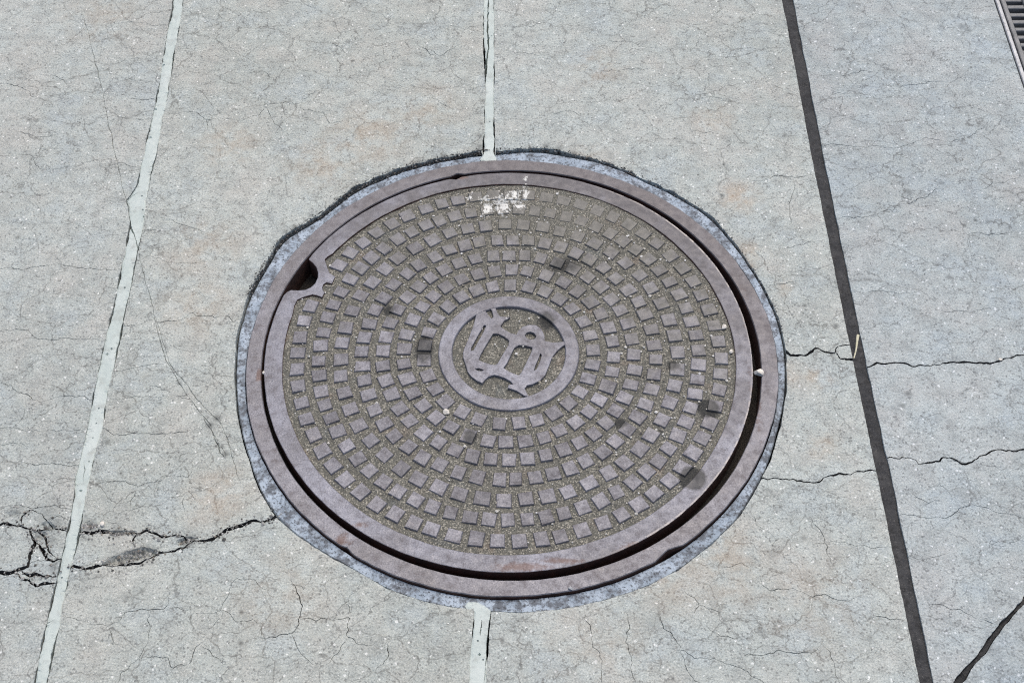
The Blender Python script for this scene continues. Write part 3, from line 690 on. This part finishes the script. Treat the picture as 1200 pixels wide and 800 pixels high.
lathe('emblem_ring', [(.0765, FLOOR - .004), (.0772, -.0012), (.0782, -.0003), (.0948, -.0003), (.0958, -.0012), (.0968, FLOOR - .002)], M['iron_rim'], cover, 160)
e7 = lambda L: [gp(490 + x / 5, 330 + y / 5, -.001) for x, y in L]
body = e7([(338, 200), (348, 170), (368, 140), (404, 126), (440, 122), (452, 148), (464, 180), (480, 203), (540, 208), (505, 228), (482, 262), (512, 284), (545, 302), (576, 308), (588, 285), (612, 264), (650, 252), (690, 254), (722, 276), (740, 312), (742, 346), (790, 356), (840, 352), (872, 348), (866, 366), (838, 384), (812, 408), (786, 440), (768, 490), (745, 545), (715, 578), (670, 600), (638, 607), (624, 626), (640, 656), (650, 672), (622, 668), (580, 640), (548, 628), (524, 622), (530, 602), (556, 600), (540, 582), (505, 562), (472, 552), (446, 546), (412, 556), (392, 574), (376, 594), (345, 580), (312, 556), (290, 528), (280, 492), (264, 445), (263, 415), (272, 385), (300, 320), (326, 250)])
holes = [e7(L) for L in ([(440, 304), (470, 306), (505, 322), (534, 346), (528, 372), (498, 422), (464, 480), (450, 487), (425, 484), (380, 470), (354, 458), (366, 428), (396, 374)],
  [(590, 372), (620, 372), (652, 380), (670, 384), (664, 410), (640, 460), (606, 530), (590, 548), (560, 538), (522, 520), (500, 504), (520, 478), (545, 425), (565, 386)],
  [(625, 315), (635, 300), (656, 293), (678, 300), (692, 318), (684, 334), (660, 338), (638, 332)],
  [(386, 254), (398, 258), (385, 290), (352, 350), (324, 402), (308, 406), (312, 385), (345, 325)],
  [(390, 164), (414, 150), (432, 170), (441, 205), (430, 216), (412, 196)],
  [(716, 420), (724, 428), (716, 462), (694, 512), (678, 522), (686, 492), (704, 454)],
  [(334, 510), (356, 507), (384, 517), (372, 524), (346, 520)])]
mono = plate('monogram', [np.array(body)] + [np.array(h) for h in holes], M['iron_rim'], z=-.0008, depth=.0062, parent=cover, seed=43)
bevel(mono, .0006)

RINGS = {1: (.1156, [-172.9, -160.0, -148.0, -135.8, -122.3, -109.7, -95.9, -83.5, -71.5, -58.9, -46.6, -34.7, -22.4, -10.5, 1.7, 14.1, 26.6, 40.2, 52.3, 64.3, 76.3, 89.1, 101.5, 113.0, 125.1, 137.5, 150.5, 163.2, 174.6]),
 2: (.1433, [-172.2, -162.3, -152.2, -142.5, -132.3, -121.9, -111.5, -100.8, -91.6, -81.4, -71.6, -62.2, -52.3, -42.5, -33.0, -23.3, -13.1, -3.4, 7.4, 16.8, 26.9, 36.8, 47.3, 57.5, 68.4, 79.5, 88.5, 98.0, 108.0, 117.9, 128.0, 137.9, 147.3, 157.4, 168.2, 177.7]),
 3: (.1714, [-172.3, -164.3, -156.0, -147.4, -139.4, -130.8, -122.3, -114.1, -105.9, -97.9, -89.8, -81.9, -73.7, -65.5, -57.7, -49.9, -41.9, -34.0, -25.9, -18.2, -10.0, -1.4, 7.3, 16.5, 24.9, 32.4, 40.9, 49.3, 57.9, 66.1, 74.6, 82.4, 90.0, 97.6, 106.3, 114.6, 122.7, 130.7, 138.3, 146.4, 154.8, 163.3, 171.3, 179.3]),
 4: (.1999, [-173.2, -166.5, -159.5, -152.0, -144.8, -137.9, -130.5, -123.4, -116.3, -108.6, -101.5, -93.3, -87.3, -80.1, -73.5, -66.8, -60.1, -52.6, -45.9, -38.6, -31.9, -25.1, -17.8, -10.7, -3.4, 3.4, 10.9, 18.8, 25.5, 32.7, 40.3, 47.5, 54.6, 61.1, 68.3, 75.1, 82.0, 88.4, 94.9, 102.6, 108.8, 115.4, 122.4, 130.2, 136.7, 144.5, 152.0, 159.0, 166.3, 173.1, 179.9]),
 5: (.2290, [-176.9, -170.0, -163.1, -156.2, -149.1, -141.9, -134.5, -127.0, -120.0, -112.9, -105.8, -98.3, -91.4, -84.5, -77.6, -70.9, -63.4, -56.2, -49.6, -42.3, -35.7, -28.5, -21.1, -14.1, -7.2, 0.0, 6.9, 13.9, 21.3, 29.0, 35.9, 43.1, 50.1, 57.3, 64.1, 71.1, 77.6, 84.7, 91.4, 98.6, 105.2, 112.1, 119.0, 126.2, 134.0, 140.6, 147.9, 155.0, 162.0, 169.6, 176.2]),
 6: (.2581, [-176.8, -171.3, -165.7, -160.6, -155.6, -150.4, -144.6, -139.0, -133.7, -128.1, -122.8, -117.1, -111.8, -106.5, -100.9, -95.5, -90.2, -84.8, -79.5, -74.4, -68.8, -63.2, -57.9, -52.3, -46.8, -42.0, -36.6, -31.2, -25.9, -20.7, -15.5, -10.2, -4.7, 0.7, 6.3, 11.6, 16.9, 22.6, 28.2, 33.8, 39.3, 44.7, 50.0, 55.2, 60.5, 65.8, 71.0, 76.3, 81.5, 86.8, 92.1, 97.3, 102.6, 108.0, 113.3, 118.0, 123.4, 128.7, 134.6, 139.9, 145.2, 150.6, 156.2, 161.7, 166.8, 172.5, 177.6]),
 7: (.2877, [-179.7, -174.4, -168.8, -163.2, -157.8, -152.5, -147.0, -141.5, -136.2, -130.7, -125.1, -119.6, -114.2, -109.5, -103.6, -98.0, -92.7, -87.3, -81.9, -77.1, -71.4, -65.7, -60.5, -55.3, -50.1, -44.5, -39.4, -33.8, -28.6, -23.4, -17.9, -12.3, -7.2, -2.0, 3.6, 9.1, 14.6, 20.0, 25.3, 30.7, 36.3, 42.1, 47.4, 52.6, 57.9, 63.1, 68.4, 73.7, 78.9, 84.2, 89.5, 94.7, 100.0, 105.3, 110.2, 115.2, 121.3, 126.5, 132.0, 137.3, 142.5, 147.8, 164.1, 169.4, 175.0])}
rs = random.Random(8)
def stud_geo(seed, sx, sy):
    r = random.Random(seed); vs_ = []
    c = [(-1, -1), (1, -1), (1, 1), (-1, 1)]
    j = [(r.uniform(-.09, .09), r.uniform(-.09, .09)) for _ in c]
    for z, k in ((FLOOR - .002, 1.09), (-.0016, 1.0), (-.0004, .915)):
        for (x, y), (u, v) in zip(c, j):
            if z == FLOOR - .002 or True:
                vs_.append(((x + u) * k * sx / 2, (y + v) * k * sy / 2, z + (r.uniform(-.0002, .0002) if z > -.001 else 0)))
    fs = [(8, 9, 10, 11)]
    for b in (0, 4):
        for i in range(4): fs.append((b + i, b + (i + 1) % 4, b + 4 + (i + 1) % 4, b + 4 + i))
    return vs_, fs
variants = {}
for rg in RINGS:
    rad, an = RINGS[rg]
    pitch = 2 * math.pi * rad / len(an)
    sy = min(.0195, pitch * .745)
    for v in range(6):
        vs_, fs = stud_geo(rg * 10 + v, .0196, sy)
        me = bpy.data.meshes.new('stud'); me.from_pydata(vs_, [], fs); me.update(); me.materials.append(M['iron_stud'])
        variants[rg, v] = me
allst = []
for rg, (rad, an) in RINGS.items():
    for a in an:
        t = math.radians(a)
        allst.append((rad * math.sin(t), rg, t, rad))
allst.sort()
joined_v, joined_f = [], []
floor_pts = []
for i, (yy, rg, t, rad) in enumerate(allst):
    rr = rad + rs.uniform(-.0009, .0009)
    x, y = rr * math.cos(t), rr * math.sin(t); rz = t + rs.gauss(0, .045); s = (rs.uniform(.93, 1.05), rs.uniform(.90, 1.06))
    floor_pts.append((x, y))
    worn = max(0.0, min(1.0, (y + .35 * x - .17) / .12)) if rg >= 5 else 0
    z = -.0006 * rs.random() * (1 - worn) - .0004 * worn
    me = variants[rg, rs.randrange(6)]
    if i < 300:
        o = bpy.data.objects.new('stud', me); COL.objects.link(o); o.parent = cover
        o.location = (x, y, z); o.rotation_euler = (rs.gauss(0, .012), rs.gauss(0, .012), rz); o.scale = (s[0], s[1], 1)
    else:
        mt = Matrix.Translation((x, y, z)) @ Matrix.Rotation(rz, 4, 'Z') @ Matrix.Diagonal((s[0], s[1], 1, 1))
        b = len(joined_v); joined_v += [tuple(mt @ v.co) for v in me.vertices]; joined_f += [tuple(b + k for k in p.vertices) for p in me.polygons]
o = mesh_obj('worn_studs', joined_v, joined_f, M['iron_stud'], cover); tag(o, kind='stuff')

# ------------------------------------------------------------------ loose things
def lump(rng, r, flat=.6):
    """a small irregular stone: jittered octahedron-like hull"""
    base = [(1, 0, 0), (-1, 0, 0), (0, 1, 0), (0, -1, 0), (0, 0, 1), (0, 0, -1)]
    v = [(x * r * rng.uniform(.7, 1.25), y * r * rng.uniform(.7, 1.25), z * r * flat * rng.uniform(.7, 1.2)) for x, y, z in base]
    a = rng.uniform(0, 6.28); c, s = math.cos(a), math.sin(a)
    v = [(x * c - y * s, x * s + y * c, z) for x, y, z in v]
    return v, [(0, 2, 4), (2, 1, 4), (1, 3, 4), (3, 0, 4), (2, 0, 5), (1, 2, 5), (3, 1, 5), (0, 3, 5)]
rg_ = np.random.default_rng(66)
gv_, gf_ = [], []
fp = np.array(floor_pts)
for i in range(2600):
    a = rg_.uniform(0, 6.283); r = .305 * math.sqrt(rg_.uniform(0, 1)); x, y = r * math.cos(a), r * math.sin(a)
    if .074 < r < .099: continue
    if rg_.random() > .42 + .5 * max(0, min(1, (x + .7 * y) / .2 + .3)): continue
    dmin = np.min(np.hypot(fp[:, 0] - x, fp[:, 1] - y))
    if r > .099 and dmin < .0105: continue
    if r < .074 and rg_.random() < .3: continue
    sz = rg_.choice([.0008, .0012, .0017, .0024], p=[.36, .36, .21, .07])
    v, f_ = lump(rg_, sz); b = len(gv_)
    gv_ += [(p[0] + x, p[1] + y, p[2] + FLOOR + sz * .45 + .0006) for p in v]; gf_ += [tuple(k + b for k in q) for q in f_]
o = mesh_obj('grit', gv_, gf_, M['grit']); tag(o, 'pale grit lying between the studs of the manhole cover', 'grit', kind='stuff')
# dark tar crumbs in the ragged gap outside the mortar ring
cv, cf = [], []
for i in range(1900):
    deg = rg_.choice([rg_.uniform(95, 165), rg_.uniform(60, 105), rg_.uniform(5, 70)], p=[.62, .22, .16])
    t = math.radians(deg); far = bumpa(deg, 122, 45)
    r = hr(t) + rg_.uniform(-.0022 - .0055 * far, .0008) + (abs(rg_.normal(0, .0028)) if rg_.random() < .22 else 0)
    out = r > hr(t)
    sz = rg_.uniform(.0006, .0017) * (.7 if out else 1)
    v, f_ = lump(rg_, sz, .8); b = len(cv)
    z = .0003 if out else rg_.uniform(-.007, -.0015)
    cv += [(FC[0] + r * math.cos(t) + p[0], FC[1] + r * math.sin(t) + p[1], z + p[2]) for p in v]; cf += [tuple(k + b for k in q) for q in f_]
o = mesh_obj('tar_crumbs', cv, cf, M['tar']); tag(o, 'crumbled black tar in the ragged gap at the far side of the manhole', 'tar', kind='stuff')

# broken concrete crumbs strewn along the wide break at lower left
M['crumb'] = island_material('concrete_crumbs', [(0, (.36, .36, .34)), (.3, (.22, .215, .20)), (.55, (.10, .098, .09)), (.75, (.46, .455, .43)), (.9, (.28, .25, .21))], .9)
kv, kf = [], []
for P_, hw_, dp_ in CRACKS[:14]:
    for q_, h_ in zip(P_[::1], hw_):
        for _ in range(int(rg_.integers(0, 4)) if h_ > .0006 else int(rg_.random() < .25)):
            x, y = q_ + rg_.normal(0, .0030 + h_ * .6, 2); sz = rg_.uniform(.0006, .0019)
            if rg_.random() < .05: sz *= 1.6
            v, f_ = lump(rg_, sz, .7); b = len(kv)
            kv += [(x + p[0], y + p[1], p[2] + sz * .3) for p in v]; kf += [tuple(k + b for k in q) for q in f_]
for L_, dd_, am_ in SPALL[:4]:
    lo_, hi_ = np.min(L_, 0), np.max(L_, 0)
    for q_ in rg_.uniform(lo_, hi_, (90, 2)):
        if inside(np.array([q_]), [np.array(L_)])[0]:
            sz = rg_.uniform(.0007, .0026); v, f_ = lump(rg_, sz, .8); b = len(kv)
            kv += [(q_[0] + p[0], q_[1] + p[1], p[2] - dd_ * .7 + sz * .4) for p in v]; kf += [tuple(k + b for k in q) for q in f_]
o = mesh_obj('concrete_crumbs', kv, kf, M['crumb']); tag(o, 'loose concrete crumbs along the wide crack at lower left', 'crumbs', kind='stuff')

def stone(name, px, py, z, r, label, mat, seed, group=None, flat=.75):
    rng = np.random.default_rng(seed); p = gp(px, py, z)
    import bmesh
    bm = bmesh.new(); bmesh.ops.create_icosphere(bm, subdivisions=3, radius=1)
    dirs = rng.normal(size=(7, 3)); dirs /= np.linalg.norm(dirs, axis=1)[:, None]; off = rng.uniform(.42, .8, 7)
    for v in bm.verts:
        c = np.array(v.co)
        for d_, o_ in zip(dirs, off):
            k = c @ d_
            if k > o_: c = c - d_ * (k - o_) * .97
        v.co = Vector(c * r * np.array([1, 1.15, flat]))
    me = bpy.data.meshes.new(name); bm.to_mesh(me); bm.free(); me.materials.append(mat)
    o = bpy.data.objects.new(name, me); COL.objects.link(o); o.location = (p[0], p[1], z + r * flat * .7); o.rotation_euler = (0, 0, rng.uniform(0, 6))
    tag(o, label, 'pebble', group); return o
stone('pebble', 888.5, 438, -.003, .0066, 'cream pebble wedged in the gap at the right of the manhole cover', M['pebble'], 1)
stone('pebble', 309, 437, -.002, .0022, 'tiny white pebble in the gap at the left of the manhole cover', M['pebble'], 2)
stone('pebble', 120.5, 614.5, 0, .0034, 'small white pebble beside the wide crack at lower left', M['pebble'], 3)
stone('pebble', 1172, 421.5, -.001, .0025, 'tiny white pebble on the long crack at the right edge', M['pebble'], 4)
stone('pebble', 848, 384, -.003, .0042, 'pale pebble lying among the studs at the right of the cover', M['pebble'], 5)
stone('pebble', 523, 484, -.003, .0044, 'white pebble just below left of the monogram ring', M['pebble'], 6)
stone('pebble', 857, 413, -.003, .0036, 'small cream pebble against the right rim inside the cover', M['pebble'], 7)
stone('pebble', 669, 690, 0, .0035, 'grey pebble on the near side of the manhole frame', M['steel'], 8)

# straw lying aslant on the black joint
a = Vector(gp(1000.5, 420, 0) + (.0,)); b = Vector(gp(1006, 393, .006) + (.006,))
vs_, fs = [], []
ax = (b - a).normalized(); sd = ax.cross(Vector((0, 0, 1))).normalized(); upv = sd.cross(ax)
for k, t in enumerate(np.linspace(0, 1, 9)):
    p = a.lerp(b, t) + sd * .0006 * math.sin(t * 5) + Vector((0, 0, .0012)); rr = .0009 + .0011 * t ** 2
    for q in range(6):
        an_ = q / 6 * 6.283; vs_.append(p + sd * rr * math.cos(an_) + upv * rr * .6 * math.sin(an_))
for k in range(8):
    for q in range(6): fs.append((k * 6 + q, k * 6 + (q + 1) % 6, k * 6 + 6 + (q + 1) % 6, k * 6 + 6 + q))
fs += [tuple(range(5, -1, -1)), tuple(range(48, 54))]
o = mesh_obj('straw', vs_, fs, M['straw']); tag(o, 'short yellow straw lying aslant on the black joint filler', 'straw')

# ------------------------------------------------------------------ drain grate at the upper right corner
grate = empty('drain_grate', (gnear[0], gnear[1], 0)); grate.rotation_euler = (0, 0, math.atan2(GX[1], GX[0]))
tag(grate, 'steel drain grate with crosswise bars at the upper right corner', 'drain grate')
GL = float(np.linalg.norm(gfar - gnear))
def gbox(name, x0, x1, y0, y1, z0, z1, mat, parent=grate, ch=.0012):
    v = [(x0, y0, z0), (x1, y0, z0), (x1, y1, z0), (x0, y1, z0), (x0, y0, z1 - ch), (x1, y0, z1 - ch), (x1, y1, z1 - ch), (x0, y1, z1 - ch), (x0 + ch, y0 + ch, z1), (x1 - ch, y0 + ch, z1), (x1 - ch, y1 - ch, z1), (x0 + ch, y1 - ch, z1)]
    f_ = [(3, 2, 1, 0), (8, 9, 10, 11)]
    for b in (0, 4):
        for i in range(4): f_.append((b + i, b + (i + 1) % 4, b + 4 + (i + 1) % 4, b + 4 + i))
    return mesh_obj(name, v, f_, mat, parent)
g0 = .003
for x0, x1, y0, y1 in ((g0, g0 + .007, g0, GL - g0), (GW - g0 - .007, GW - g0, g0, GL - g0), (g0 + .0072, GW - g0 - .0072, g0, g0 + .007), (g0 + .0072, GW - g0 - .0072, GL - g0 - .007, GL - g0)):
    gbox('frame_bar', x0, x1, y0, y1, -.05, -.0005, M['steel'])
xi0, xi1 = g0 + .0105, GW - g0 - .0105
cols_ = [(xi0, xi0 + .008)]
n = 5; wcol = (xi1 - xi0 - .008) / n
for i in range(1, n + 1): cols_.append((xi0 + i * wcol, xi0 + i * wcol + .008))
for x0, x1 in cols_: gbox('bearing_bar', x0, x1, g0 + .011, GL - g0 - .011, -.04, -.003, M['grate'])
yp = .0185; y = g0 + .016
barm = None
while y < GL - .03:
    for i in range(n):
        x0, x1 = cols_[i][1], cols_[i + 1][0]
        if barm is None:
            o = gbox('cross_bar', 0, x1 - x0, 0, .0085, -.03, -.0055, M['grate']); barm = o.data
        else:
            o = bpy.data.objects.new('cross_bar', barm); COL.objects.link(o); o.parent = grate
        o.location = (x0, y, rs.uniform(-.0012, .0006))
    y += yp
